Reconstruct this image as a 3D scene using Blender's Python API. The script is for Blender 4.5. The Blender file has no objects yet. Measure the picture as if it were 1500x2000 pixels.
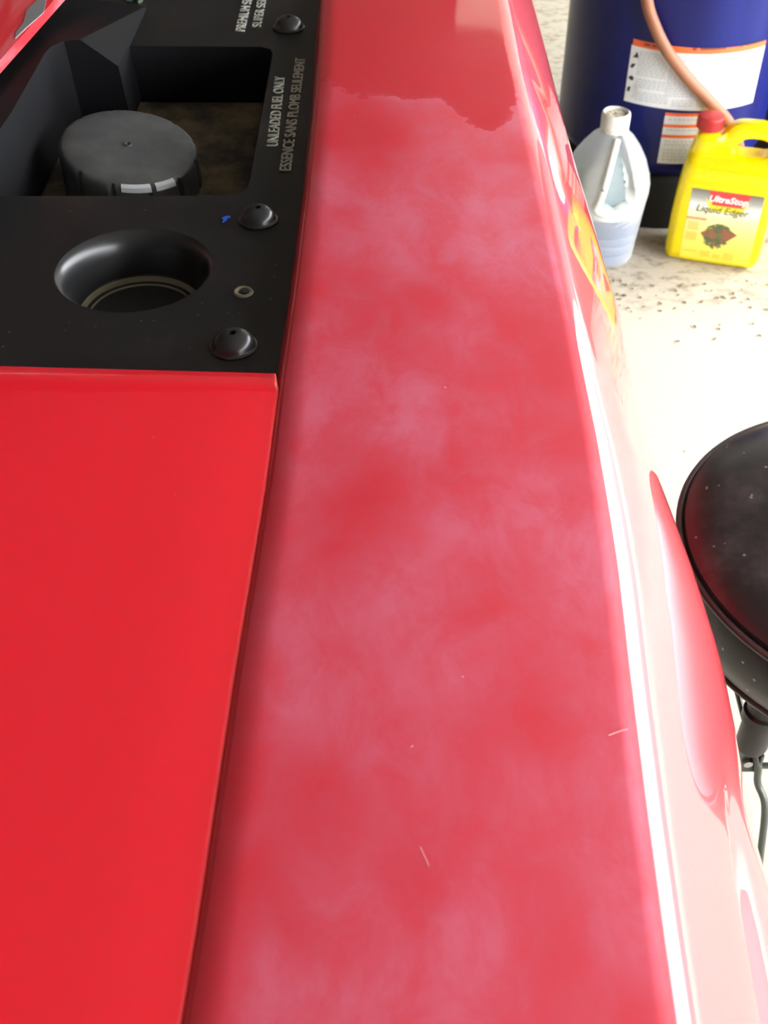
import bpy, bmesh, math, random
from mathutils import Vector, Matrix
random.seed(7)
C = bpy.context.scene.collection
S = bpy.context.scene
PI = math.pi

# ---------------------------------------------------------------- camera
H = 1.12
cd = bpy.data.cameras.new('camera'); cam = bpy.data.objects.new('camera', cd); C.objects.link(cam)
cam.location = (0, 0, H); cam.rotation_euler = (math.radians(90 - 43.3), 0, 0)
cd.sensor_fit = 'VERTICAL'; cd.sensor_height = 36; cd.lens = 36 * 2300 / 2000
cd.clip_start = 0.02; cd.clip_end = 200
cd.dof.use_dof = True; cd.dof.focus_distance = 0.75; cd.dof.aperture_fstop = 18
S.camera = cam
# ---------------------------------------------------------------- sky, exposure
W = bpy.data.worlds.new('overcast_sky'); S.world = W; W.use_nodes = True
bg = W.node_tree.nodes['Background']; bg.inputs[0].default_value = (0.93, 0.96, 1.0, 1); bg.inputs[1].default_value = 6.5
sd = bpy.data.lights.new('sun', 'SUN'); sun = bpy.data.objects.new('sun', sd); C.objects.link(sun)
sd.energy = 3.0; sd.angle = math.radians(6); sd.color = (1, 0.94, 0.82)
sun.rotation_euler = (math.radians(25), math.radians(32), 0); sun.location = (6, -3, 8)
S.view_settings.view_transform = 'Standard'; S.view_settings.look = 'None'
S.view_settings.gamma = 1; S.view_settings.use_curve_mapping = False
S.view_settings.exposure = 1.3

# ---------------------------------------------------------------- materials
def mat(name, col, rough=0.5, metal=0, coat=0, coat_rough=0.03, trans=0, spec=0.5, alpha=1, ior=1.5):
    m = bpy.data.materials.new(name); m.use_nodes = True
    b = m.node_tree.nodes['Principled BSDF']
    b.inputs['Base Color'].default_value = (*col, 1); b.inputs['Roughness'].default_value = rough
    b.inputs['Metallic'].default_value = metal; b.inputs['Coat Weight'].default_value = coat
    b.inputs['Coat Roughness'].default_value = coat_rough; b.inputs['Transmission Weight'].default_value = trans
    b.inputs['Specular IOR Level'].default_value = spec; b.inputs['Alpha'].default_value = alpha
    b.inputs['IOR'].default_value = ior
    return m
class NT:
    def __init__(s, m): s.t = m.node_tree; s.b = s.t.nodes['Principled BSDF']; s.tc = s.t.nodes.new('ShaderNodeTexCoord')
    def n(s, typ, **kw):
        n = s.t.nodes.new(typ)
        for k, v in kw.items():
            if hasattr(n, k) and k not in n.inputs: setattr(n, k, v)
            else: n.inputs[k].default_value = v
        return n
    def l(s, a, b): s.t.links.new(a, b)
    def noise(s, scale, detail=4, rough=0.55, stretch=None, dist=0):
        n = s.n('ShaderNodeTexNoise'); n.inputs['Scale'].default_value = scale; n.inputs['Detail'].default_value = detail
        n.inputs['Roughness'].default_value = rough; n.inputs['Distortion'].default_value = dist
        src = s.tc.outputs['Object']
        if stretch:
            mp = s.n('ShaderNodeMapping'); mp.inputs['Scale'].default_value = stretch; s.l(src, mp.inputs[0]); src = mp.outputs[0]
        s.l(src, n.inputs['Vector']); return n.outputs['Fac']
    def ramp(s, fac, stops):
        r = s.n('ShaderNodeValToRGB'); r.color_ramp.interpolation = 'EASE'; e = r.color_ramp.elements
        while len(e) < len(stops): e.new(0.5)
        for el, (p, c) in zip(e, stops):
            el.position = p; el.color = (c, c, c, 1) if isinstance(c, (int, float)) else (*c, 1)
        s.l(fac, r.inputs[0]); return r.outputs[0]
    def mix(s, fac, a, b):
        m = s.n('ShaderNodeMix'); m.data_type = 'RGBA'
        for v, i in ((fac, 0), (a, 6), (b, 7)):
            if isinstance(v, (int, float)): m.inputs[i].default_value = v
            elif isinstance(v, tuple): m.inputs[i].default_value = (*v, 1)
            else: s.l(v, m.inputs[i])
        return m.outputs[2]
    def math(s, op, a, b=0.0):
        m = s.n('ShaderNodeMath'); m.operation = op
        for v, i in ((a, 0), (b, 1)):
            if isinstance(v, (int, float)): m.inputs[i].default_value = v
            else: s.l(v, m.inputs[i])
        return m.outputs[0]
    def bump(s, h, strength=0.2, dist=0.002):
        b = s.n('ShaderNodeBump'); b.inputs['Strength'].default_value = strength; b.inputs['Distance'].default_value = dist
        s.l(h, b.inputs['Height']); s.l(b.outputs[0], s.b.inputs['Normal'])
    def specks(s, scale, size):
        v = s.n('ShaderNodeTexVoronoi'); v.inputs['Scale'].default_value = scale; s.l(s.tc.outputs['Object'], v.inputs['Vector'])
        near = s.math('LESS_THAN', v.outputs['Distance'], size)
        sx = s.n('ShaderNodeSeparateColor'); s.l(v.outputs['Color'], sx.inputs[0])
        return s.math('MULTIPLY', near, s.math('GREATER_THAN', sx.outputs[0], 0.72))

RED = (0.72, 0.004, 0.024)
# oxidised fender paint: chalky haze on the flat upward side, still glossy on the flank
M_fender = mat('weathered_red_paint', RED, 0.5, coat=0.85, coat_rough=0.02)
M_fender.node_tree.nodes['Principled BSDF'].inputs['Coat IOR'].default_value = 1.57
t = NT(M_fender)
sn = t.n('ShaderNodeSeparateXYZ'); t.l(t.tc.outputs['Normal'], sn.inputs[0])
up = t.ramp(sn.outputs['Z'], [(0.90, 0.0), (0.992, 1.0)])
so = t.n('ShaderNodeSeparateXYZ'); t.l(t.tc.outputs['Object'], so.inputs[0])
# the chalk thins out along the inner edge and towards the front of the fender where it was wiped
wob = t.math('MULTIPLY', t.math('SUBTRACT', t.noise(14, 5, 0.6), 0.5), 0.22)
dq = t.math('DIVIDE', t.math('SUBTRACT', so.outputs['X'], 0.070), 0.032)
drip = t.math('MULTIPLY', t.math('MAXIMUM', t.math('SUBTRACT', 1.0, t.math('MULTIPLY', dq, dq)), 0.0), 0.052)
yy = t.math('ADD', so.outputs['Y'], t.math('ADD', wob, drip))
front = t.ramp(yy, [(0.868, 1.0), (0.890, 0.10)])
inner = t.ramp(t.math('ADD', t.math('ADD', so.outputs['X'], 0.06), t.math('MULTIPLY', wob, 0.12)), [(0.0, 0.15), (0.022, 1.0)])
n1 = t.ramp(t.noise(9, 3, 0.5, (1, 0.8, 1)), [(0.28, 0.05), (0.76, 1.0)])
n2 = t.ramp(t.noise(38, 6, 0.7, (1, 0.6, 1), 0.4), [(0.25, 0.25), (0.75, 1.0)])
haze = t.math('MULTIPLY', t.math('MULTIPLY', n1, n2), t.math('MULTIPLY', t.math('MULTIPLY', front, inner), up))
haze = t.math('MULTIPLY', haze, 0.74)
base = t.mix(haze, RED, (0.80, 0.23, 0.37))
spk = t.specks(55, 0.035)
base = t.mix(t.math('MULTIPLY', spk, t.math('MULTIPLY', up, 0.6)), base, (0.85, 0.6, 0.6))
t.l(base, t.b.inputs['Base Color'])
chalk = t.math('MULTIPLY', up, front)
t.l(t.math('ADD', 0.02, t.math('MULTIPLY', chalk, 0.38)), t.b.inputs['Coat Roughness'])
t.l(t.math('SUBTRACT', 1.0, t.math('MULTIPLY', chalk, 0.35)), t.b.inputs['Coat Weight'])
M_hood = mat('glossy_red_paint', (0.80, 0.004, 0.018), 0.3, coat=1.0, coat_rough=0.06)
t = NT(M_hood); sp = t.specks(70, 0.035)
t.l(t.mix(t.math('MULTIPLY', sp, 0.5), t.mix(t.ramp(t.noise(6), [(0.3, 0), (0.7, 1)]), (0.90, 0.004, 0.022), (0.86, 0.004, 0.022)), (0.9, 0.35, 0.35)), t.b.inputs['Base Color'])
M_chip = mat('chipped_red_paint', RED, 0.35, coat=0.3)
t = NT(M_chip)
chip = t.ramp(t.noise(30, 4, 0.6, (1.0, 0.28, 1)), [(0.60, 0.0), (0.63, 1.0)])
t.l(t.mix(chip, t.mix(t.ramp(t.noise(60, 3, 0.6, (1, 0.1, 1)), [(0.4, 0), (0.7, 0.6)]), (0.68, 0.02, 0.03), (0.8, 0.25, 0.28)), (0.42, 0.44, 0.46)), t.b.inputs['Base Color'])
M_scratch = mat('pale_scratch', (0.85, 0.6, 0.6), 0.6)
M_metal = mat('bare_steel', (0.5, 0.52, 0.54), 0.4, 0.8)
M_black = mat('black_textured_plastic', (0.007, 0.007, 0.008), 0.40, spec=0.4)
t = NT(M_black)
dust = t.math('MULTIPLY', t.ramp(t.noise(13, 6, 0.7), [(0.45, 0.0), (0.85, 1.0)]), 0.05)
dust = t.math('ADD', dust, t.math('MULTIPLY', t.specks(120, 0.085), 0.22))
t.l(t.mix(dust, (0.007, 0.007, 0.008), (0.50, 0.42, 0.36)), t.b.inputs['Base Color'])
t.bump(t.noise(900, 2), 0.15, 0.0004)
M_console = mat('matt_black_plastic', (0.004, 0.004, 0.005), 0.6, spec=0.1)
M_dome = mat('smooth_black_plastic', (0.014, 0.014, 0.015), 0.28)
M_text = mat('embossed_lettering', (0.40, 0.41, 0.35), 0.35)  # pale colour stands in for highlights on the raised black letters
M_cap = mat('fuel_cap_plastic', (0.055, 0.058, 0.062), 0.5)
t = NT(M_cap); t.l(t.mix(t.ramp(t.noise(40, 5, 0.6), [(0.3, 0), (0.8, 1)]), (0.045, 0.048, 0.052), (0.085, 0.085, 0.082)), t.b.inputs['Base Color'])
M_tank = mat('dusty_tank_top', (0.07, 0.06, 0.04), 0.8)
t = NT(M_tank); t.l(t.mix(t.ramp(t.noise(22, 6, 0.65), [(0.35, 0), (0.7, 1)]), (0.014, 0.012, 0.009), (0.13, 0.10, 0.055)), t.b.inputs['Base Color'])
M_dust = mat('dust_ring', (0.16, 0.14, 0.09), 0.8)
M_rubber = mat('black_rubber', (0.015, 0.015, 0.015), 0.7)

M_floor = mat('concrete_floor', (0.66, 0.60, 0.50), 0.75)
t = NT(M_floor)
f1 = t.ramp(t.noise(2.2, 6, 0.6), [(0.35, 0), (0.7, 1)])
f2 = t.ramp(t.noise(26, 6, 0.7, (1, 1.6, 1), 0.3), [(0.46, 0), (0.66, 1)])
sy = t.n('ShaderNodeSeparateXYZ'); t.l(t.tc.outputs['Object'], sy.inputs[0])
back_mask = t.ramp(sy.outputs['Y'], [(1.60, 0.12), (1.80, 1.0)])      # floor turns darker and more mottled towards the back
back_mask = t.ramp(t.math('MULTIPLY', sy.outputs['Y'], 0.5), [(0.80, 0.04), (0.92, 1.0)])
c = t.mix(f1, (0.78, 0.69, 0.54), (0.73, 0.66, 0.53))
c = t.mix(t.math('MULTIPLY', back_mask, 0.42), c, (0.36, 0.32, 0.25))
c = t.mix(t.math('MULTIPLY', t.math('MULTIPLY', f2, back_mask), 0.8), c, (0.26, 0.19, 0.11))
t.l(c, t.b.inputs['Base Color']); t.bump(t.noise(90, 5), 0.3, 0.003)
M_drive = mat('dark_driveway_gravel', (0.09, 0.09, 0.08), 0.9)
t = NT(M_drive); t.l(t.mix(t.noise(8, 6), (0.06, 0.065, 0.05), (0.13, 0.12, 0.10)), t.b.inputs['Base Color'])
M_wall = mat('painted_garage_wall', (0.50, 0.44, 0.34), 0.8)
t = NT(M_wall); t.l(t.mix(t.noise(5, 5), (0.07, 0.06, 0.05), (0.11, 0.09, 0.075)), t.b.inputs['Base Color'])
M_pale = mat('mottled_pale_panel', (0.4, 0.4, 0.35), 0.8)
t = NT(M_pale); t.l(t.mix(t.ramp(t.noise(16, 6, 0.7, dist=0.4), [(0.5, 0), (0.72, 0.7)]), (0.84, 0.88, 0.78), (0.45, 0.36, 0.24)), t.b.inputs['Base Color'])
M_ceil = mat('garage_ceiling', (0.42, 0.38, 0.33), 0.85)
t = NT(M_ceil); t.l(t.mix(t.noise(3, 4), (0.24, 0.24, 0.25), (0.31, 0.31, 0.32)), t.b.inputs['Base Color'])

M_drum = mat('blue_drum_plastic', (0.010, 0.022, 0.22), 0.32, spec=0.3)
t = NT(M_drum); t.l(t.mix(t.ramp(t.noise(7, 5, 0.6, (1, 1, 0.25)), [(0.35, 0), (0.75, 1)]), (0.003, 0.005, 0.09), (0.007, 0.016, 0.17)), t.b.inputs['Base Color'])
M_white = mat('label_paper', (0.72, 0.74, 0.74), 0.35)
t = NT(M_white); t.l(t.mix(t.ramp(t.noise(26, 5, 0.65), [(0.56, 0), (0.74, 0.8)]), (0.72, 0.74, 0.74), (0.50, 0.45, 0.36)), t.b.inputs['Base Color'])
M_orange = mat('orange_print', (0.85, 0.14, 0.03), 0.4)
M_grey = mat('fine_grey_print', (0.50, 0.52, 0.53), 0.45)
M_ink = mat('black_print', (0.02, 0.02, 0.03), 0.45)
M_hose = mat('tan_rubber_hose', (0.34, 0.14, 0.07), 0.55)

M_jugw = mat('milky_plastic', (0.86, 0.88, 0.86), 0.35)
nt = M_jugw.node_tree; b = nt.nodes['Principled BSDF']; out = nt.nodes['Material Output']
tl = nt.nodes.new('ShaderNodeBsdfTranslucent'); tl.inputs[0].default_value = (0.9, 0.93, 0.93, 1)
tp = nt.nodes.new('ShaderNodeBsdfTransparent'); tp.inputs[0].default_value = (0.95, 0.97, 0.98, 1)
m1 = nt.nodes.new('ShaderNodeMixShader'); m1.inputs[0].default_value = 0.25
m2 = nt.nodes.new('ShaderNodeMixShader'); m2.inputs[0].default_value = 0.60
nt.links.new(b.outputs[0], m1.inputs[1]); nt.links.new(tl.outputs[0], m1.inputs[2])
nt.links.new(m1.outputs[0], m2.inputs[1]); nt.links.new(tp.outputs[0], m2.inputs[2]); nt.links.new(m2.outputs[0], out.inputs[0])
M_rim = mat('bright_milky_plastic', (0.88, 0.88, 0.82), 0.3)
M_jugcap = mat('scuffed_white_plastic', (0.80, 0.78, 0.70), 0.5)
t = NT(M_jugcap); t.l(t.mix(t.ramp(t.noise(90, 5, 0.7), [(0.54, 0), (0.72, 1)]), (0.82, 0.81, 0.75), (0.42, 0.33, 0.20)), t.b.inputs['Base Color'])
M_grime = mat('brown_grime', (0.5, 0.4, 0.25), 0.8)
t = NT(M_grime); t.l(t.mix(t.ramp(t.noise(160, 4), [(0.4, 0), (0.65, 1)]), (0.75, 0.70, 0.55), (0.28, 0.19, 0.09)), t.b.inputs['Base Color'])
M_liquid = mat('blue_liquid', (0.008, 0.06, 0.20), 0.15)
M_hollow_shade = mat('shaded_jug_hollow', (0.27, 0.33, 0.34), 0.5)  # jug plastic greyed so the hollow's shade sits in the colour
M_yel = mat('yellow_plastic', (0.92, 0.72, 0.0), 0.25)
M_ycap = mat('red_cap_plastic', (0.55, 0.03, 0.03), 0.5)
M_lab = mat('jug_label', (0.9, 0.85, 0.4), 0.3)
t = NT(M_lab); so = t.n('ShaderNodeSeparateXYZ'); t.l(t.tc.outputs['Object'], so.inputs[0])
r = t.n('ShaderNodeValToRGB'); e = r.color_ramp.elements
zs = [(0.0, (0.90, 0.74, 0.05)), (0.35, (0.90, 0.78, 0.18)), (0.60, (0.90, 0.82, 0.40)), (0.78, (0.86, 0.86, 0.80)), (0.88, (0.40, 0.40, 0.36)), (1.0, (0.16, 0.16, 0.13))]
while len(e) < len(zs): e.new(0.5)
for el, (p, cc) in zip(e, zs): el.position = p; el.color = (*cc, 1)
t.l(t.math('DIVIDE', t.math('SUBTRACT', so.outputs['Z'], 0.012), 0.133), r.inputs[0]); t.l(r.outputs[0], t.b.inputs['Base Color'])
M_banner = mat('red_banner_print', (0.75, 0.06, 0.06), 0.35)
M_swoosh = mat('yellow_print', (0.9, 0.78, 0.04), 0.35)
M_wprint = mat('white_print', (0.9, 0.9, 0.9), 0.35)
M_olive = mat('dark_olive_print', (0.10, 0.11, 0.03), 0.4)
M_brick = mat('brown_picture_print', (0.30, 0.10, 0.05), 0.4)
t = NT(M_brick); t.l(t.mix(t.ramp(t.noise(70, 3), [(0.45, 0), (0.6, 1)]), (0.32, 0.11, 0.06), (0.10, 0.13, 0.05)), t.b.inputs['Base Color'])
M_green = mat('green_picture_print', (0.10, 0.17, 0.06), 0.4)
M_faint = mat('faint_ochre_print', (0.62, 0.50, 0.04), 0.4)
M_redtx = mat('red_print', (0.65, 0.12, 0.03), 0.4)

M_vinyl = mat('black_vinyl', (0.012, 0.013, 0.014), 0.30)
t = NT(M_vinyl)
v = t.math('ADD', t.math('MULTIPLY', t.ramp(t.noise(16, 6, 0.65), [(0.45, 0), (0.8, 1)]), 0.11), t.math('MULTIPLY', t.specks(95, 0.13), 0.4))  # dust specks, plus bluish mottling that paints a soft sheen on the seat
t.l(t.mix(v, (0.012, 0.013, 0.014), (0.5, 0.56, 0.58)), t.b.inputs['Base Color']); t.bump(t.noise(60, 4), 0.12, 0.001)
M_pipe = mat('grey_piping', (0.05, 0.05, 0.05), 0.3)
M_steel = mat('grey_painted_steel', (0.09, 0.10, 0.09), 0.4, 0.5)
M_dsteel = mat('dark_steel', (0.03, 0.03, 0.03), 0.4, 0.5)
M_bolt = mat('zinc_bolt', (0.45, 0.46, 0.5), 0.3, 0.9)
M_box = mat('brown_cardboard', (0.06, 0.035, 0.02), 0.8)
M_leaf = mat('dry_leaf', (0.25, 0.17, 0.08), 0.8)
t = NT(M_leaf); t.l(t.mix(t.noise(30, 2), (0.16, 0.13, 0.08), (0.42, 0.28, 0.14)), t.b.inputs['Base Color'])
M_clip = mat('grass_clippings', (0.05, 0.09, 0.05), 0.7)
t = NT(M_clip); t.l(t.mix(t.ramp(t.noise(45, 2), [(0.45, 0), (0.6, 1)]), (0.05, 0.035, 0.008), (0.10, 0.20, 0.14)), t.b.inputs['Base Color'])
M_bluefleck = mat('blue_paint_fleck', (0.03, 0.12, 0.75), 0.4)

# ---------------------------------------------------------------- helpers
def obj(name, bm, m, parent=None, smooth=True, sharp=40, loc=None, **props):
    me = bpy.data.meshes.new(name)
    bmesh.ops.recalc_face_normals(bm, faces=bm.faces)
    if smooth:
        for f in bm.faces: f.smooth = True
        for e in bm.edges:
            if len(e.link_faces) == 2 and e.calc_face_angle(0) > math.radians(sharp): e.smooth = False
    bm.to_mesh(me); bm.free(); me.materials.append(m)
    o = bpy.data.objects.new(name, me); C.objects.link(o); o.parent = parent
    if loc: o.location = loc
    for k, v in props.items(): o[k] = v
    return o
def empty(name, label, cat, loc=(0, 0, 0), rz=0):
    o = bpy.data.objects.new(name, None); C.objects.link(o); o.location = loc; o.rotation_euler = (0, 0, rz)
    o.empty_display_size = 0.05; o['label'] = label; o['category'] = cat; return o
def grid(bm, rows, closed=False, cap=False):
    V = [[bm.verts.new(p) for p in r] for r in rows]
    for a, b in zip(V, V[1:]):
        n = len(a)
        for i in range(n if closed else n - 1):
            j = (i + 1) % n
            bm.faces.new((a[i], a[j], b[j], b[i]))
    if cap:
        bm.faces.new(V[0]); bm.faces.new(V[-1])
    return V
def lathe(prof, n=48, cx=0, cy=0, bm=None):
    bm = bm or bmesh.new()
    rows = []
    for r, z in prof:
        rows.append([(cx + max(r, 1e-5) * math.cos(2 * PI * i / n), cy + max(r, 1e-5) * math.sin(2 * PI * i / n), z) for i in range(n)])
    grid(bm, rows, True)
    bmesh.ops.remove_doubles(bm, verts=bm.verts, dist=5e-5)
    return bm
def tube(pts, r, n=12, bm=None, sub=6):
    bm = bm or bmesh.new()
    P = [Vector(p) for p in pts]
    if sub > 1 and len(P) > 2:                                  # Catmull-Rom
        Q = []
        for i in range(len(P) - 1):
            a, b, c, d = P[max(i - 1, 0)], P[i], P[i + 1], P[min(i + 2, len(P) - 1)]
            for k in range(sub):
                s = k / sub
                Q.append(0.5 * ((2 * b) + (c - a) * s + (2 * a - 5 * b + 4 * c - d) * s * s + (3 * b - a - 3 * c + d) * s ** 3))
        Q.append(P[-1]); P = Q
    rows = []; ref = Vector((0, 0, 1))
    for i, p in enumerate(P):
        d = (P[min(i + 1, len(P) - 1)] - P[max(i - 1, 0)]).normalized()
        if abs(d.dot(ref)) > 0.95: ref = Vector((1, 0, 0))
        u = d.cross(ref).normalized(); w = d.cross(u).normalized(); ref = -w if False else ref
        rows.append([p + r * (math.cos(2 * PI * k / n) * u + math.sin(2 * PI * k / n) * w) for k in range(n)])
    grid(bm, rows, True, True); return bm
def box(x0, x1, y0, y1, z0, z1, bev=0, bm=None, seg=2):
    own = bm is None; bm = bm or bmesh.new()
    vs = bmesh.ops.create_cube(bm, size=1)['verts']
    for v in vs:
        v.co = Vector(((x0 + x1) / 2 + v.co.x * (x1 - x0), (y0 + y1) / 2 + v.co.y * (y1 - y0), (z0 + z1) / 2 + v.co.z * (z1 - z0)))
    if bev: bmesh.ops.bevel(bm, geom=list({e for v in vs for e in v.link_edges}), offset=bev, segments=seg, affect='EDGES', profile=0.5)
    return bm
def prism(poly, z0, z1, bev=0, seg=3):
    bm = bmesh.new()
    vs = [bm.verts.new((x, y, z0)) for x, y in poly]; f = bm.faces.new(vs)
    r = bmesh.ops.extrude_face_region(bm, geom=[f])
    top = [v for v in r['geom'] if isinstance(v, bmesh.types.BMVert)]
    for v in top: v.co.z = z1
    if bev:
        es = [e for e in bm.edges if all(v.co.z == z1 for v in e.verts)]
        bmesh.ops.bevel(bm, geom=es, offset=bev, segments=seg, affect='EDGES', profile=0.5)
    return bm
def curve_mesh(polys, extrude, bevel, res=3):                    # filled outline with holes, XY plane
    cu = bpy.data.curves.new('tmp', 'CURVE'); cu.dimensions = '2D'; cu.fill_mode = 'BOTH'
    cu.extrude = extrude; cu.bevel_depth = bevel; cu.bevel_resolution = res
    for poly in polys:
        s = cu.splines.new('POLY'); s.points.add(len(poly) - 1); s.use_cyclic_u = True
        for p, (x, y) in zip(s.points, poly): p.co = (x, y, 0, 1)
    o = bpy.data.objects.new('tmp', cu); C.objects.link(o)
    me = bpy.data.meshes.new_from_object(o.evaluated_get(bpy.context.evaluated_depsgraph_get()))
    bpy.data.objects.remove(o); bm = bmesh.new(); bm.from_mesh(me); bpy.data.meshes.remove(me)
    bmesh.ops.remove_doubles(bm, verts=bm.verts, dist=1e-5); return bm
def text_mesh(s, width, height, extrude, mtx, shear=0, offset=0, bevel=0):
    cu = bpy.data.curves.new('tmp', 'FONT'); cu.body = s; cu.extrude = 0.02; cu.shear = shear; cu.offset = offset; cu.bevel_depth = bevel
    cu.resolution_u = 4
    o = bpy.data.objects.new('tmp', cu); C.objects.link(o)
    me = bpy.data.meshes.new_from_object(o.evaluated_get(bpy.context.evaluated_depsgraph_get()))
    bpy.data.objects.remove(o); bm = bmesh.new(); bm.from_mesh(me); bpy.data.meshes.remove(me)
    xs = [v.co.x for v in bm.verts]; ys = [v.co.y for v in bm.verts]; zs = [v.co.z for v in bm.verts]
    for v in bm.verts:
        v.co = mtx @ Vector(((v.co.x - min(xs)) / (max(xs) - min(xs)) * width, (v.co.y - min(ys)) / (max(ys) - min(ys)) * height,
                             (v.co.z - min(zs)) / (max(zs) - min(zs)) * extrude))
    return bm
def smooth_poly(pts, it=2):
    for _ in range(it):
        q = []
        for i in range(len(pts)):
            a, b = pts[i], pts[(i + 1) % len(pts)]
            q += [(a[0] * .75 + b[0] * .25, a[1] * .75 + b[1] * .25), (a[0] * .25 + b[0] * .75, a[1] * .25 + b[1] * .75)]
        pts = q
    return pts
def interp(tab, y):
    tab = sorted(tab)
    if y <= tab[0][0]: return tab[0][1]
    for (a, va), (b, vb) in zip(tab, tab[1:]):
        if y <= b: return va + (vb - va) * (y - a) / (b - a)
    return tab[-1][1]

# ---------------------------------------------------------------- setting
def struct(name, bm, m): return obj(name, bm, m, None, False, kind='structure')
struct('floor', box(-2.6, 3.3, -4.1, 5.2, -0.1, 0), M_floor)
struct('driveway', box(3.3, 30, -20, 24, -0.12, -0.01), M_drive)
struct('wall_back', box(-2.6, 1.35, 3.35, 3.48, 0, 2.7), M_wall)
struct('reflected_panel_1', box(.24, 1.35, 3.325, 3.35, 0, 1.62), M_pale)          # pale panel added out of view for its reflection in the fender
struct('wall_far', box(-2.6, 3.2, 5.2, 5.35, 0, 2.7), M_wall)
struct('wall_left', box(-2.75, -2.6, -4, 5.35, 0, 2.7), M_wall)
struct('wall_front', box(-2.6, 3.2, -4.15, -4, 0, 2.7), M_wall)
struct('wall_right', box(3.05, 3.2, -4, 5.2, 2.25, 2.7), M_wall)      # header over the open door side
struct('ceiling', box(-2.75, 3.2, -4.15, 5.35, 2.7, 2.8), M_ceil)

# ---------------------------------------------------------------- riding mower
ZF = 0.74; ZP = ZF - 0.012
mower = empty('riding_mower', 'red riding mower with faded fender and black fuel cap tray, filling the left and middle', 'mower', (0, 0, 0))
XL = [(1.35, -.054), (1.055, -.0525), (.85, -.0495), (.722, -.0500), (.60, -.0515), (.512, -.0535), (.425, -.0548), (.373, -.0568), (.311, -.0592), (.26, -.0605), (.2, -.062), (.163, -.0635), (-.35, -.075)]
XR = [(1.35, .104), (1.055, .105), (.944, .1035), (.80, .1045), (.65, .1065), (.565, .1078), (.464, .1068), (.373, .1041), (.311, .1005), (.245, .0972), (.198, .0952), (.163, .094), (0, .090), (-.35, .082)]
FL = [(1.35, 1.0), (1.055, .97), (.9, 1.10), (.75, 1.14), (.66, 1.06), (.57, .97), (.53, .98), (.47, 1.08), (.41, 1.16), (.34, 1.12), (.25, 1.05), (.17, 1.02), (0, 1.0), (-.35, .95)]
def flank(k, a):
    pts = [(0.0, 0.0, 3)]
    segs = [(0.002, 2, 10, 2), (0.008, 10, 33, 8), (0.010, 33, a, 5), (0.084, a, 63, 24), (0.030, 63, 72, 14), (0.040, 72, 88, 12), (0.07, 88, 90, 3)]
    x = z = 0
    P = [(0, 0)]
    for L, a, b, n in segs:
        for i in range(n):
            th = math.radians(a + (b - a) * (i + .5) / n); d = L * k / n
            x += d * math.cos(th); z -= d * math.sin(th); P.append((x, z))
    return P
def sstep(a, b, x):                                             # also runs downwards, a > b
    s = min(max((x - a) / (b - a), 0), 1); return s * s * (3 - 2 * s)
rows = []
ys = [1.35 - i * 0.0125 for i in range(137)]
for y in ys:
    xl = interp(XL, y); xr = interp(XR, y) - .0055; k = interp(FL, y)
    r = [(xl - 0.008, y, ZF - 0.05), (xl - 0.0075, y, ZF - 0.020), (xl - 0.0062, y, ZF - 0.012), (xl - 0.0035, y, ZF - 0.0045), (xl - 0.0015, y, ZF - 0.0015), (xl + 0.001, y, ZF)]
    for i in range(1, 13): r.append((xl + 0.001 + (xr - 0.004 - xl) * i / 13, y, ZF + 0.0015 * math.sin(PI * i / 13)))
    lip = sstep(0.33, 0.22, y)
    for dx, dz in flank(k * 1.03, 51 + 6 * sstep(.42, .60, y)):
        bulge = lip * (-0.009 * math.exp(-((dz / k + 0.074) / 0.009) ** 2) + 0.011 * sstep(-0.080 * k, -0.125 * k, dz))
        r.append((xr - 0.001 + dx + bulge, y, ZF + dz))
    rows.append(r)
bm = bmesh.new(); grid(bm, rows); obj('fender', bm, M_fender, mower, sharp=60)

# fine pale scratches in the paint
for pts in ([(.0655, .5560), (.0675, .5580), (.0690, .5620)], [(.0620, .5520), (.0632, .5535)], [(.0880, .2755), (.0925, .2775), (.0960, .2785)], [(.0130, .2260), (.0160, .2180)], [(-.018, .330), (-.0165, .333)], [(-.010, .405), (-.008, .407)], [(.0105, .2690), (.0112, .2698)]):
    obj('scratch', tube([(x, y, interp([(-.06, ZF), (.02, ZF + .0015), (.1, ZF)], x) + .0001) for x, y in pts], (.00010 if pts[0][1] < .23 else .00016), 5, sub=3), M_scratch, bpy.data.objects['fender'])
# rear deck (glossy lid) left of the fender seam
bm = bmesh.new(); rows = []
for i in range(60):
    y = 0.5205 - i * 0.0153
    xg = interp(XL, y) - 0.0012
    if i == 0: xg -= 0.004
    z = ZF - 0.001
    r = [(xg, y, z - 0.03)] + [(xg - .0032 * (1 - math.cos(q)), y, z - .0032 * (1 - math.sin(q))) for q in (0, .2, .4, .6, .8, 1.0, 1.2, 1.4, PI / 2)]
    for j in range(1, 11): r.append((xg - 0.0032 - (0.417 + xg) * j / 10, y, z + 0.001 * math.sin(PI * j / 10)))
    if i == 0:
        r = [(a, b + 0.0035, z - 0.03 if c > z - 0.003 else c - 0.0005) for a, b, c in r]
        rows.append(r); r = [(a, b - 0.0, min(c + 0.028, z - 0.0025) if j > 1 else c) for j, (a, b, c) in enumerate(r)]
        rows.append(r); r = [(a, b - 0.0018, min(c + 0.0018, z) if j > 1 else c) for j, (a, b, c) in enumerate(r)]
    rows.append(r)
rows = [[(a, b - .008 * (a + .24) / .18, c) for a, b, c in r] for r in rows]      # front edge runs slightly askew
grid(bm, rows); obj('rear_deck', bm, M_hood, mower, sharp=60)

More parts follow.
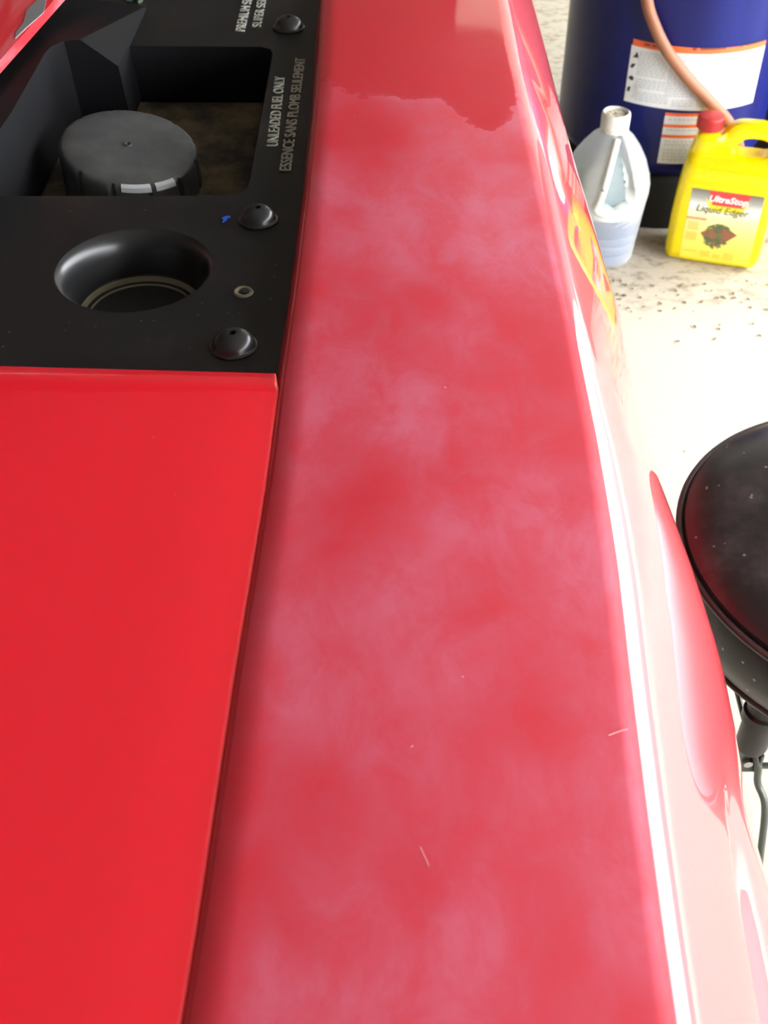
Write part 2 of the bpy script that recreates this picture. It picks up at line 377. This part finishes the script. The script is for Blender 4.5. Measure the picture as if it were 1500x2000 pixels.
# black fuel tray: plate with a rectangular well and a round cup recess
well = [(-.092, .974), (-.0985, .985), (-.243, .985), (-.278, .945), (-.278, .735), (-.270, .7285), (-.105, .7300), (-.0935, .742)]
well = [(-.092, .968), (-.0945, .978), (-.103, .983), (-.243, .985), (-.262, .965), (-.275, .93), (-.275, .750), (-.271, .735), (-.262, .7285), (-.112, .7290), (-.099, .7315), (-.0935, .740), (-.0928, .752)]
CUP = (-.1555, .637)
circ = lambda cx, cy, r, n=48: [(cx + r * math.cos(2 * PI * i / n), cy + r * math.sin(2 * PI * i / n)) for i in range(n)]
rightedge = [(interp(XL, y) - 0.0055, y) for y in [0.50 + 0.05 * i for i in range(18)]]
plate = rightedge + [(-.24, 1.35), (-.24, 1.13), (-.42, 1.13), (-.42, .5)]
bm = curve_mesh([plate, well, circ(*CUP, .0485)], 0.0015, 0.0, 1)
bmesh.ops.translate(bm, verts=bm.verts, vec=(0, 0, ZP - 0.0015)); obj('tray', bm, M_black, mower, smooth=False)
bm = bmesh.new(); inset = 0.004
cxw, cyw = -.185, .855
def scaled(s, z): return [(cxw + (x - cxw) * s, cyw + (y - cyw) * s, z) for x, y in well]
grid(bm, [scaled(1.0, ZP), scaled(.99, ZP - .002), scaled(.975, ZP - 0.048)], True); obj('well_wall', bm, M_console, mower)
bm = bmesh.new(); bm.faces.new([bm.verts.new(p) for p in scaled(.978, ZP - 0.047)]); obj('tank_top', bm, M_tank, mower, smooth=False)
# raised console on the left of the well
con = [(-.42, .58), (-.30, .60), (-.268, .745), (-.264, .80), (-.262, .905), (-.260, .918), (-.252, .929), (-.240, .932), (-.214, .936), (-.211, 1.065), (-.42, 1.08)]
bm = prism(con, ZP - 0.045, ZP + 0.026, 0.005, 4)
for v in bm.verts:
    if v.co.z < ZP - 0.02: v.co.x += 0.004
    elif v.co.x > -.236: v.co.z = ZP + .002 + (v.co.z - ZP) * .04
bmesh.ops.triangulate(bm, faces=[f for f in bm.faces if len(f.verts) > 4])
obj('console', bm, M_console, mower, sharp=30)
# cup recess
prof = [(.0490, ZP + .0001), (.0478, ZP - .0006), (.0455, ZP - .003), (.0432, ZP - .0075), (.0415, ZP - .014), (.0395, ZP - .028), (.0385, ZP - .031), (.0365, ZP - .0325), (.0335, ZP - .0325), (.0325, ZP - .0335), (.0, ZP - .0335)]
cup = obj('cup_recess', lathe(prof, 64, *CUP), M_dome, mower)
obj('dust_ring', lathe([(.0388, ZP - .0296), (.0378, ZP - .0314), (.0362, ZP - .0322)], 64, *CUP), M_dust, cup)
obj('dust_ring', lathe([(.0336, ZP - .0323), (.0328, ZP - .0331)], 64, *CUP), M_dust, cup)
# push-rivet heads with a small centre hole
def rivet(x, y, r=.0125, tilt=0):
    prof = [(r * 1.08, ZP - .001), (r * 1.10, ZP + .0010), (r * 1.0, ZP + .0016), (r * .97, ZP + .0022), (r * .93, ZP + .0040), (r * .78, ZP + .0068), (r * .55, ZP + .0088), (r * .24, ZP + .0098), (r * .17, ZP + .0096), (r * .14, ZP + .005), (0, ZP + .005)]
    o = obj('rivet_head', lathe(prof, 32, x, y), M_dome, mower)
rivet(-.0820, 1.024, .0125); rivet(-.0828, .6960, .0118); rivet(-.0858, .5535, .0125)
# broken rivet hole
obj('rivet_hole', lathe([(.0062, ZP + .0002), (.0055, ZP + .0014), (.0042, ZP + .0012), (.0034, ZP + .0002), (.0030, ZP + .0003), (0, ZP + .0003)], 16, -.0850, .6095), M_dust, mower)
obj('rivet_stub', lathe([(.0034, ZP), (.0032, ZP + .0012), (.0018, ZP + .0016), (0, ZP + .0008)], 9, -.0840, .6100), M_dome, mower)
bm = bmesh.new()
fl = [(-.0985, .7000), (-.0965, .7025), (-.0935, .7030), (-.0925, .7005), (-.0948, .6995), (-.0955, .6970), (-.0975, .6945), (-.0972, .6975)]
f = bm.faces.new([bm.verts.new((x - .0085, y - .002, ZP + 0.0001)) for x, y in fl]); r = bmesh.ops.extrude_face_region(bm, geom=[f])
for v in r['geom']:
    if isinstance(v, bmesh.types.BMVert): v.co.z += .0006
obj('paint_fleck', bm, M_bluefleck, mower, smooth=False)
# embossed lettering, read from the fender side
def emboss(s, x0, y0, x1, y1, hgt):
    d = Vector((x1 - x0, y1 - y0, 0)); L = d.length; d.normalize(); n = Vector((-d.y, d.x, 0))
    m = Matrix(((d.x, n.x, 0, x0), (d.y, n.y, 0, y0), (0, 0, 1, ZP - .0001), (0, 0, 0, 1)))
    obj('lettering', text_mesh(s, L, hgt, .0011, m), M_text, mower, smooth=False)
emboss('UNLEADED FUEL ONLY', -.0768, .8015, -.0790, .9215, .0082)
emboss('ESSENCE SANS PLOMB SEULEMENT', -.0652, .7640, -.0645, .9580, .0082)
emboss('PREMIUM SERVICE', -.1190, 1.0160, -.1190, 1.128, .0085)
emboss('SUPER SERVICE', -.1060, 1.0250, -.1060, 1.122, .0080)
# fuel cap: tilted disc with a notched grip skirt
tx, ty = -.15, .10; cc = Vector((-.192, .832, ZP - .014))
def capm(p): return Vector((cc.x + p[0], cc.y + p[1], cc.z + p[2] + p[0] * math.tan(tx) + p[1] * math.tan(ty)))
n = 120; rows = []
def rr(i, r, dep): 
    a = (i * 360 / n + 8) % 30
    return r - (dep if a < 2.9 else 0)
for r0, z, dep in [(0.0, .0008, 0), (.006, .0008, 0), (.030, .0009, 0), (.0475, 0.0, 0), (.0495, -.0010, .001), (.0510, -.0030, .0022), (.0515, -.010, .0028), (.0520, -.038, .0030)]:
    rows.append([capm((rr(i, r0, dep) * math.cos(2 * PI * i / n) if r0 else 0, rr(i, r0, dep) * math.sin(2 * PI * i / n) if r0 else 0, z)) for i in range(n)])
bm = bmesh.new(); grid(bm, rows, True); bmesh.ops.remove_doubles(bm, verts=bm.verts, dist=5e-5)
fc = obj('fuel_cap', bm, M_cap, mower, sharp=35)
bm = bmesh.new(); rows = []
for r0, z in [(.0030, .0007), (.0028, .0018), (.0020, .0018), (.0018, .0008)]:
    rows.append([capm((r0 * math.cos(2 * PI * i / 20), r0 * math.sin(2 * PI * i / 20), z)) for i in range(20)])
grid(bm, rows, True); obj('centre_mark', bm, M_cap, fc)
for a0, a1 in ((-88, -64), (-60, -42)):  # pale strips painted in as the lit edges of the grip notches
    bm = bmesh.new(); rows = []
    for i in range(10):
        a = math.radians(a0 + (a1 - a0) * i / 9)
        rows.append([capm((q * math.cos(a), q * math.sin(a), z)) for q, z in ((.0490, -.0004), (.0517, -.0018), (.0524, -.0050), (.0515, -.0060))])
    grid(bm, rows); obj('lit_edge', bm, M_grey, fc)
obj('filler_neck', lathe([(.036, ZP - .048), (.036, ZP - .030), (.0, ZP - .030)], 32, cc.x, cc.y), M_rubber, mower)
# chipped red seat bracket, top left
bm = bmesh.new()
A = Vector((-.262, 1.000, 0)); Bv = Vector((-.2795, .832, 0)); 
pl = [(-.252, 1.06), (-.263, .99), (-.283, .835), (-.30, .70), (-.42, .70), (-.42, 1.06)]
bm = prism(pl, ZF + .022, ZF + .030, .003, 3); br = obj('seat_bracket', bm, M_chip, mower)
bm = bmesh.new(); cp = [(-.278, .978), (-.272, .975), (-.268, .945), (-.2735, .920), (-.2765, .905), (-.2785, .893), (-.2810, .905), (-.2795, .925), (-.2825, .950)]
bm = prism(cp, ZF + .0298, ZF + .0304); obj('bare_patch', bm, M_metal, br, smooth=False)
# grass clippings caught behind the console
bm = bmesh.new()
for i in range(150):
    x = random.uniform(-.42, -.215); y = random.uniform(1.085, 1.17); z = ZP - .004 + random.uniform(0, .012)
    m = Matrix.Translation((x, y, z)) @ Matrix.Rotation(random.uniform(0, 6.3), 4, Vector((random.random(), random.random(), random.random() + .1)).normalized()) @ Matrix.Diagonal((random.uniform(.5, 1.6), random.uniform(.4, .9), random.uniform(.3, .7), 1))
    bmesh.ops.create_icosphere(bm, subdivisions=1, radius=random.uniform(.003, .009), matrix=m)
obj('grass_clippings', bm, M_clip, mower, kind='stuff')
obj('clippings_ledge', box(-.42, -.20, 1.07, 1.30, ZP - .02, ZP - .004), M_tank, mower, smooth=False)
# chassis and rear wheel carrying the deck (under the bodywork)
obj('chassis', box(-.36, -.10, -.25, 1.1, .28, ZP - .055, .01), M_rubber, mower)
prof = [(.10, -.09), (.13, -.10), (.20, -.105), (.245, -.09), (.262, -.05), (.265, 0), (.262, .05), (.245, .09), (.20, .105), (.13, .10), (.10, .09)]
bm = lathe(prof, 48); bmesh.ops.rotate(bm, verts=bm.verts, matrix=Matrix.Rotation(PI / 2, 3, 'Y')); bmesh.ops.translate(bm, verts=bm.verts, vec=(0, .15, .265))
wh = obj('rear_wheel', bm, M_rubber, mower)
bm = lathe([(0, .03), (.04, .03), (.05, .05), (.11, .06), (.11, -.06), (0, -.06)], 32); bmesh.ops.rotate(bm, verts=bm.verts, matrix=Matrix.Rotation(PI / 2, 3, 'Y')); bmesh.ops.translate(bm, verts=bm.verts, vec=(0, .15, .265))
obj('rim', bm, M_grey, wh)
bm = tube([(-.30, .15, .265), (0, .15, .265)], .015, sub=1); obj('axle', bm, M_dsteel, mower)

# ---------------------------------------------------------------- blue drum on its stand
DC = (.52, 2.13); R = .19
st = obj('drum_stand', lathe([(0, 0), (.172, 0), (.175, .01), (.175, .095), (.165, .105), (0, .105)], 48), M_rubber, None, loc=(*DC, 0))
st['label'] = 'low round black stand carrying the blue drum'; st['category'] = 'stand'
drum = empty('plastic_drum', 'blue plastic drum with two hazard labels, behind the jugs', 'drum', (*DC, .105))
prof = [(0, 0), (.165, 0), (.172, .003), (.180, .012), (.186, .022), (R, .032), (R, .50), (.193, .51), (.193, .53), (R, .54), (R - .002, .60), (.175, .625), (.16, .63), (.158, .615), (0, .615)]
obj('drum_body', lathe(prof, 96), M_drum, drum, sharp=50)
def patch(a0, a1, zt0, zt1, zb0, zb1, off, bm=None, n=24):       # curved decal on the drum wall, corners by azimuth and height
    bm = bm or bmesh.new(); rows = []
    for j in range(n + 1):
        s = j / n; a = math.radians(a0 + (a1 - a0) * s); zt = zt0 + (zt1 - zt0) * s; zb = zb0 + (zb1 - zb0) * s
        rows.append([((R + off) * math.sin(a), -(R + off) * math.cos(a), z - .105) for z in (zt, zb)])
    grid(bm, rows); return bm
lab = obj('hazard_label', patch(-33.5, 40, .338, .333, .241, .232, .0006), M_white, drum)
obj('header_bar', patch(-33, 40, .348, .340, .337, .331, .0007), M_orange, lab)
bm = bmesh.new()
for a0, a1, z0, z1 in [(-29, -14, .330, .290), (-13, 2, .330, .262), (3.5, 19, .328, .270), (20.5, 37, .326, .262), (-29, -11, .284, .268), (-28, -11, .262, .246), (-9, 2, .255, .243), (4, 19, .262, .243), (21, 36, .252, .240)]:
    z = z0
    while z > z1:
        a = a0
        while a < a1:
            w = random.uniform(.8, 2.6); patch(a, min(a + w, a1), z, z, z - .0022, z - .0022, .0009, bm, 2); a += w + .5
        z -= .0042
obj('fine_print', bm, M_grey, lab, kind='stuff')
bm = bmesh.new()
for a0, a1 in ((-27, -24), (-23, -18), (-3, -1.5), (1, 14), (22, 24), (26, 37)):
    a = a0
    while a < a1: patch(a, a + .7, .3445, .3445, .3405, .3405, .0010, bm, 1); a += 1.1
obj('header_print', bm, M_ink, lab, kind='stuff')
def icon(ac, zc, pts):
    bm = bmesh.new(); bm.faces.new([bm.verts.new(((R + .0011) * math.sin(math.radians(ac + x)), -(R + .0011) * math.cos(math.radians(ac + x)), zc + z - .105)) for x, z in pts])
    obj('pictogram', bm, M_ink, lab, smooth=False)
icon(-30.4, .322, [(-1.6, -.004), (1.4, -.004), (.9, .003), (.2, .006), (-.4, .001)])
icon(-31.3, .304, [(-1.4, -.004), (.2, -.004), (.8, 0), (1.6, .004), (-.6, .003)])
icon(-31.2, .283, [(-1.6, 0), (-.4, -.004), (1.2, -.004), (1.2, .002), (-.2, .004)])
icon(-31.8, .263, [(-.8, -.004), (.5, -.004), (1.0, .005), (-.5, .004)])
lab2 = obj('small_label', patch(-11, 12, .232, .232, .139, .139, .0006), M_white, drum)
lab2['label'] = 'small white label with three orange bars'
for z in (.232, .2115, .1925): obj('orange_bar', patch(-11, 12, z, z, z - .0055, z - .0055, .0009), M_orange, lab2)
bm = bmesh.new()
for z in (.222, .203, .182, .176, .166, .160, .154, .148):
    a = -9
    while a < 11: w = random.uniform(.6, 1.8); patch(a, a + w, z, z, z - .0028, z - .0028, .0010, bm, 1); a += w + random.uniform(.4, 1.2)
obj('fine_print', bm, M_grey, lab2, kind='stuff')
# hose hanging down the front of the drum and behind the yellow jug
def cylp(a, z, off): a = math.radians(a); return (DC[0] + (R + off) * math.sin(a), DC[1] - (R + off) * math.cos(a), z)
hp = [(.40, 2.13, .748), (.39, 2.02, .742), cylp(-41, .66, .014), cylp(-35, .50, .012), cylp(-28.2, .418, .012), cylp(-22.8, .38, .013), cylp(-15.2, .342, .014), cylp(-4.6, .302, .014), cylp(7.8, .262, .013), cylp(22, .214, .012), cylp(34, .15, .012), cylp(42, .06, .02), cylp(60, .011, .06), (.80, 2.02, .0110)]
ho = obj('hose', tube(hp, .0098, 14), M_hose); ho['label'] = 'tan rubber hose draped over the front of the blue drum'; ho['category'] = 'hose'

# ---------------------------------------------------------------- milky gallon jug
jug = empty('milky_jug', 'milky white gallon jug holding blue liquid, left of the yellow jug', 'jug', (.384, 1.868, 0), math.radians(4))
prof = [(.0, .002), (.045, .0), (.058, .004), (.062, .012), (.0625, .025), (.0615, .028), (.0635, .031), (.0645, .044), (.0632, .047), (.0652, .050), (.066, .062), (.0648, .065), (.0668, .068), (.0690, .095), (.0715, .12), (.0735, .135), (.0735, .150), (.0705, .165), (.062, .187), (.050, .207), (.036, .225), (.0255, .234), (.0215, .239), (.0205, .25)]
def rad(z):
    for (ra, za), (rb, zb) in zip(prof[1:], prof[2:]):
        if za <= z <= zb: return ra + (rb - ra) * (z - za) / max(zb - za, 1e-6)
    return .02
def teardrop(a, z):                                               # 1 inside the handle hollow, 0 outside
    zc0, zc1 = .124, .230
    s = (z - zc0) / (zc1 - zc0)
    if s < -.05 or s > 1.05: return 0
    ss = min(max(s, 0), 1)
    hw = (0.0305 * (1 - ss) ** .75 + .004) * min(1, (s + .05) / .12) if s < .2 else (0.0305 * (1 - ss) ** .75 + .004)
    x = a * rad(z)
    return 1 - sstep(hw - .002, hw + .002, abs(x - .004))
bm = bmesh.new(); rows = []; n = 300; zz = sorted(set([z for _, z in prof[2:]] + [.118 + .0015 * i for i in range(77)]))
for z in [0.0] + zz:
    row = []
    for i in range(n):
        th = 2 * PI * i / n; a = math.atan2(math.sin(th), -math.cos(th)) if False else ((th - 1.5 * PI + PI) % (2 * PI) - PI)
        r = rad(z) if z > 0.003 else .05
        sq = 1 + .035 * math.cos(4 * th) * sstep(.24, .16, z) * -1
        d = teardrop(a, z) if abs(a) < 1.2 else 0
        r2 = r * sq - d * min(.022, r * .45)
        row.append((r2 * math.cos(th), r2 * math.sin(th), z))
    rows.append(row)
V = grid(bm, rows, True); bm.faces.new(V[0])
hb = bmesh.new(); fs = []
for f in bm.faces:
    c_ = f.calc_center_median(); a = math.atan2(c_.x, -c_.y)
    if abs(a) < 1.2 and teardrop(a, c_.z) > .97: fs.append(f)
vm = {}
for f in fs: hb.faces.new([vm.setdefault(v, hb.verts.new(v.co)) if v not in vm else vm[v] for v in f.verts])
bmesh.ops.delete(bm, geom=fs, context='FACES')
obj('jug_body', bm, M_jugw, jug, sharp=50)
obj('handle_hollow', hb, M_hollow_shade, jug, sharp=60)
obj('white_core', lathe([(.0, .099), (.0625, .099), (.0635, .108), (.038, .116), (.036, .150), (.028, .168), (.018, .188), (.008, .200), (.0, .202)], 48), M_rim, jug)  # white core added inside to brighten the jug above the liquid
obj('liquid', lathe([(0, .004), (.050, .004), (.0560, .010), (.0580, .030), (.0605, .060), (.0625, .090), (.0630, .098), (0, .098)], 48), M_liquid, jug)
def surf(a, z, off=.001): r_ = rad(z) + off; return (r_ * math.sin(a), -r_ * math.cos(a), z)
def hwid(z): return 0.0305 * (1 - min(max((z - .124) / .106, 0), 1)) ** .75 + .004
hz = [.232, .222, .210, .195, .18, .165, .15, .138, .130]
left = [surf((.004 - hwid(z) - .001) / rad(z), z) for z in hz]
obj('handle', tube(left + [surf(-.024 / .072, .1225), surf(-.010 / .072, .1190), surf(.010 / .072, .1180)], .0064, 14), M_rim, jug)
jc = obj('jug_cap', lathe([(.0215, .236), (.0235, .238), (.0240, .262), (.0232, .2665), (.0210, .2680), (.0195, .2665), (.0190, .2635), (0, .2630)], 40), M_jugcap, jug)
obj('cap_grime', lathe([(.0188, .2636), (.010, .2637), (0, .2637)], 32), M_grime, jug)
bm = bmesh.new()
for z, a0, a1 in ((.098, .15, .95), (.093, .1, .8), (.088, .5, .9), (.0835, .3, .7)):
    a = a0
    while a < a1:
        w = random.uniform(.03, .08); rr_ = rad(z) + .0025
        vs = [bm.verts.new((rr_ * math.sin(b), -rr_ * math.cos(b), q + .018 * b)) for b, q in ((a, z), (a + w, z), (a + w, z + .0022), (a, z + .0022))]
        bm.faces.new(vs); a += w + .03
obj('stamped_print', bm, M_grey, jug, kind='stuff')

# ---------------------------------------------------------------- yellow herbicide jug
yj = empty('yellow_jug', 'yellow gallon jug of liquid edger with red cap and handle', 'jug', (.5052, 1.8475, 0), math.radians(-16.25))
out = [(.006, 0), (-.003, .006), (-.006, .02), (-.006, .05), (-.0055, .10), (-.001, .155), (.005, .190), (.011, .212), (.014, .230), (.044, .231), (.052, .227), (.058, .231), (.064, .241), (.072, .248), (.085, .2515), (.122, .2525), (.139, .247), (.150, .230), (.156, .19), (.1585, .14), (.159, .05), (.158, .015), (.150, .003), (.14, 0)]
slot = smooth_poly([(.0760, .199), (.0790, .212), (.090, .2235), (.104, .2265), (.128, .2255), (.137, .214), (.133, .199), (.10, .1965)], 2)
BV = .017
def shrink(poly, d):                                              # inset so that the bevel lands on the outline
    q = []
    n = len(poly)
    for i in range(n):
        p = Vector(poly[i]); a = (p - Vector(poly[i - 1])).normalized(); b = (Vector(poly[(i + 1) % n]) - p).normalized()
        na = Vector((-a.y, a.x)); nb = Vector((-b.y, b.x)); m = (na + nb); m = m.normalized() / max(m.length / 2, .5)
        q.append(tuple(p + m * d))
    return q
area = lambda P: sum(P[i - 1][0] * P[i][1] - P[i][0] * P[i - 1][1] for i in range(len(P)))
outer = smooth_poly(out, 1); outer = outer if area(outer) > 0 else outer[::-1]
slot = slot if area(slot) > 0 else slot[::-1]
D = .098
bm = bmesh.new()
# stacked outline layers from front to back: rounded edges on the body and on the slot
layers = []
nl = 7
for i in range(nl):
    t_ = i / (nl - 1) * PI / 2; layers.append((BV * (1 - math.cos(PI / 2 - t_)) if False else BV * (1 - math.sin(t_)), BV * (1 - math.cos(t_))))
lay = [(ins, dep) for ins, dep in layers] + [(ins, D - dep) for ins, dep in reversed(layers)]
def layer_pts(poly, ins, hole):
    k = -0.30 if hole else 1
    return shrink(poly, ins * k)
LO = [[(x, d, z) for x, z in layer_pts(outer, ins, False)] for ins, d in lay]
LH = [[(x, d, z) for x, z in layer_pts(slot, ins, True)] for ins, d in lay]
grid(bm, LO, True); grid(bm, LH, True)
bmf = curve_mesh([layer_pts(outer, BV, False), layer_pts(slot, BV, True)], 0, 0)
me = bpy.data.meshes.new('t'); bmf.to_mesh(me); bmf.free()
for dd in (0, D):
    b2 = bmesh.new(); b2.from_mesh(me)
    for v in b2.verts: v.co = Vector((v.co.x, dd, v.co.y))
    m_ = bpy.data.meshes.new('t2'); b2.to_mesh(m_); b2.free(); bm.from_mesh(m_)
bmesh.ops.remove_doubles(bm, verts=bm.verts, dist=2e-5)
for z in (.148, .153, .158, .165, .172, .18, .19, .198, .206, .215, .225, .235, .245):
    bmesh.ops.bisect_plane(bm, geom=bm.verts[:] + bm.edges[:] + bm.faces[:], plane_co=(0, 0, z), plane_no=(0, 0, 1), dist=1e-5)
SY = [(0, 1), (.148, 1), (.153, .985), (.158, .955), (.165, .945), (.18, .90), (.19, .72), (.196, .44), (.206, .34), (.225, .30), (.26, .28)]
for v in bm.verts: v.co.y = D / 2 + (v.co.y - D / 2) * max(interp(SY, v.co.z), min(.52, .52 + (.052 - v.co.x) * 30 if v.co.x > .052 else .52))
body = obj('jug_body', bm, M_yel, yj, sharp=42)
obj('cap', lathe([(0, .2545), (.0185, .2545), (.0205, .2535), (.0215, .2500), (.0218, .2330), (.0205, .2315), (0, .2315)], 40, .030, D / 2), M_ycap, yj)
bm = bmesh.new()
for i in range(40):
    a = 2 * PI * i / 40; x = .030 + .0219 * math.cos(a); y = D / 2 + .0219 * math.sin(a)
    box(x - .0005, x + .0005, y - .0005, y + .0005, .2335, .2495, 0, bm)
obj('cap_ribs', bm, M_ycap, yj, smooth=False, kind='stuff')
F = -.0006
def flat(name, pts, m, off, parent, **kw):
    bm = bmesh.new(); bm.faces.new([bm.verts.new((x, F - off, z)) for x, z in pts]); return obj(name, bm, m, parent, smooth=False, **kw)
def flat_text(s, x0, z0, w, h, m, off, parent, shear=0, offset=0, slope=0):
    mt = Matrix(((1, 0, 0, x0), (0, 0, -1, F - off), (slope, 1, 0, z0), (0, 0, 0, 1)))
    return obj('lettering', text_mesh(s, w, h, .0002, mt, shear, offset), m, parent, smooth=False)
lb = flat('front_label', [(.022, .012), (.1425, .012), (.1425, .145), (.022, .145)], M_lab, 0, yj)
flat('banner', [(.050, .1445), (.122, .1445), (.117, .1340), (.112, .1185), (.060, .1185), (.055, .1340)], M_banner, .0003, lb)
flat('banner_edge', [(.046, .1330), (.052, .1250), (.118, .1250), (.123, .1330), (.110, .1080), (.058, .1080)], M_swoosh, .0002, lb)
flat_text('UltraStop', .0535, .1215, .065, .0155, M_wprint, .0006, lb, .2, .03)
flat_text('Liquid Edger', .035, .1000, .088, .0170, M_olive, .0006, lb, .25)
flat_text('concentrate', .0215, .0880, .034, .0050, M_redtx, .0005, lb)
flat('garden_picture', [(.050, .0640), (.082, .0850), (.112, .0680), (.095, .0520), (.080, .0400), (.062, .0500)], M_brick, .0004, lb)
bm = bmesh.new()
for i in range(90):
    s = random.random(); edges = [((.056, .071), (.080, .085)), ((.084, .085), (.098, .076)), ((.060, .048), (.080, .038)), ((.080, .038), (.096, .050)), ((.058, .056), (.066, .046)), ((.078, .060), (.090, .064))]
    (xa, za), (xb, zb) = random.choice(edges); x = xa + (xb - xa) * s; z = za + (zb - za) * s + random.uniform(-.002, .002)
    q = random.uniform(.0015, .0035); a = random.uniform(0, 6)
    bm.faces.new([bm.verts.new((x + q * math.cos(a + k * 2.1), F - .0005 - i * 1e-6, z + q * math.sin(a + k * 2.1))) for k in range(3)])
obj('grass_picture', bm, M_green, lb, smooth=False, kind='stuff')
bm = bmesh.new()
for x0, x1, z0, z1 in [(.026, .044, .082, .068), (.025, .044, .062, .048), (.024, .048, .026, .024), (.056, .072, .028, .018), (.078, .090, .024, .018), (.096, .112, .030, .018)]:
    z = z0
    while z > z1:
        x = x0
        while x < x1:
            w = random.uniform(.001, .004); bm.faces.new([bm.verts.new(p) for p in ((x, F - .0004, z), (min(x + w, x1 + .001), F - .0004, z), (min(x + w, x1 + .001), F - .0004, z + .0014), (x, F - .0004, z + .0014))]); x += w + .0008
        z -= .0028
obj('fine_print', bm, M_faint, lb, smooth=False, kind='stuff')

# ---------------------------------------------------------------- dark box right of the drum
bx = obj('cardboard_box', box(-.15, .15, -.13, .13, 0, .46, .004), M_box, None, loc=(.885, 2.20, 0))
bx['label'] = 'dark brown box in the shade at the right of the blue drum'; bx['category'] = 'box'

# ---------------------------------------------------------------- shop stool
SC = (.4335, .706); ZS = .42
stool = empty('shop_stool', 'round black vinyl shop stool beside the fender', 'stool', (*SC, 0))
RS = .181
obj('seat_cushion', lathe([(0, ZS + .022), (.06, ZS + .0205), (.11, ZS + .016), (.145, ZS + .010), (.166, ZS + .004), (.176, ZS - .002), (RS - .003, ZS - .008)], 96), M_vinyl, stool)
def ring(r, z, rt, n=96, k=10):
    bm = bmesh.new(); rows = [[((r + rt * math.cos(2 * PI * j / k)) * math.cos(2 * PI * i / n), (r + rt * math.cos(2 * PI * j / k)) * math.sin(2 * PI * i / n), z + rt * math.sin(2 * PI * j / k)) for j in range(k)] for i in range(n + 1)]
    grid(bm, rows, True); bmesh.ops.remove_doubles(bm, verts=bm.verts, dist=1e-5); return bm
obj('piping', ring(RS - .001, ZS - .008, .0032), M_pipe, stool)
obj('seat_side', lathe([(RS - .003, ZS - .008), (RS, ZS - .020), (RS, ZS - .045), (RS - .004, ZS - .066), (RS - .010, ZS - .074), (RS - .012, ZS - .078), (.05, ZS - .080), (0, ZS - .080)], 96), M_vinyl, stool)
obj('lower_piping', ring(RS - .0075, ZS - .073, .0030), M_pipe, stool)
obj('seat_plate', lathe([(0, ZS - .086), (.150, ZS - .086), (.160, ZS - .080), (0, ZS - .080)], 48), M_dsteel, stool)
for k in range(4):
    q = Matrix.Rotation(PI / 2 * k, 3, 'Z')
    T = lambda x, y, z: q @ Vector((x, y, z))
    c_ = T(-.1115, -.094, 0)
    leg = obj('leg', tube([T(-.1095, -.098, .262), T(-.1035, -.104, .245), T(-.0995, -.106, .222), T(-.0905, -.116, .20), T(-.0840, -.128, .14), T(-.0750, -.142, .05), T(-.071, -.147, .006)], .0034, 12), M_steel, stool)
    obj('foot_glide', lathe([(0, 0), (.009, 0), (.010, .004), (.006, .012), (0, .012)], 16, *T(-.071, -.147, 0).xy), M_rubber, leg)
    obj('leg_socket', lathe([(0, .262), (.0130, .262), (.0140, .266), (.0140, .300), (.0165, .302), (.0165, .312), (.0140, .314), (.0140, ZS - .086)], 24, c_.x, c_.y), M_dsteel, stool)
    bm = bmesh.new(); box(-.1215, -.1015, -.099, -.0945, .228, .266, .001, bm); box(-.1045, -.1015, -.106, -.0945, .232, .262, .001, bm)
    bmesh.ops.rotate(bm, verts=bm.verts, matrix=q); bk = obj('bracket', bm, M_steel, stool, smooth=False)
    bm = tube([(-.112, -.103, .245), (-.112, -.090, .245)], .0042, 8, sub=1); bmesh.ops.rotate(bm, verts=bm.verts, matrix=q); obj('bolt', bm, M_bolt, bk)
    q2 = Matrix.Rotation(PI / 2 * (k + 1), 3, 'Z')
    obj('brace', tube([T(-.1035, -.100, .240), q2 @ Vector((-.1035, -.100, .240))], .0030, 8, sub=1), M_steel, stool)

# ---------------------------------------------------------------- leaf litter
bm = bmesh.new()
for i in range(330):
    if i < 230: x = random.uniform(.25, 1.0); y = random.triangular(1.58, 1.86, 1.76)
    else: x = random.uniform(.3, 2.2); y = random.uniform(.2, 3.4)
    if math.hypot(x - DC[0], y - DC[1]) < .34 or math.hypot(x - .384, y - 1.868) < .08 or (.49 < x < .68 and 1.78 < y < 1.97): continue
    s = random.uniform(.0015, .0055) * (1.3 if i % 17 == 0 else 1); a = random.uniform(0, 6.3); z = .001 + random.uniform(0, .001)
    vs = [(s, 0, 0), (.3 * s, .45 * s, s * .3), (-s, .1 * s, 0), (-.2 * s, -.5 * s, s * .25)]
    V = [bm.verts.new((x + p * math.cos(a) - q * math.sin(a), y + p * math.sin(a) + q * math.cos(a), z + w)) for p, q, w in vs]
    bm.faces.new(V); bm.faces.new([bm.verts.new(v.co - Vector((0, 0, .0007))) for v in reversed(V)])
lf = obj('leaf_litter', bm, M_leaf, smooth=False, kind='stuff'); lf['label'] = 'small dry leaf bits scattered on the concrete floor'; lf['category'] = 'leaf litter'
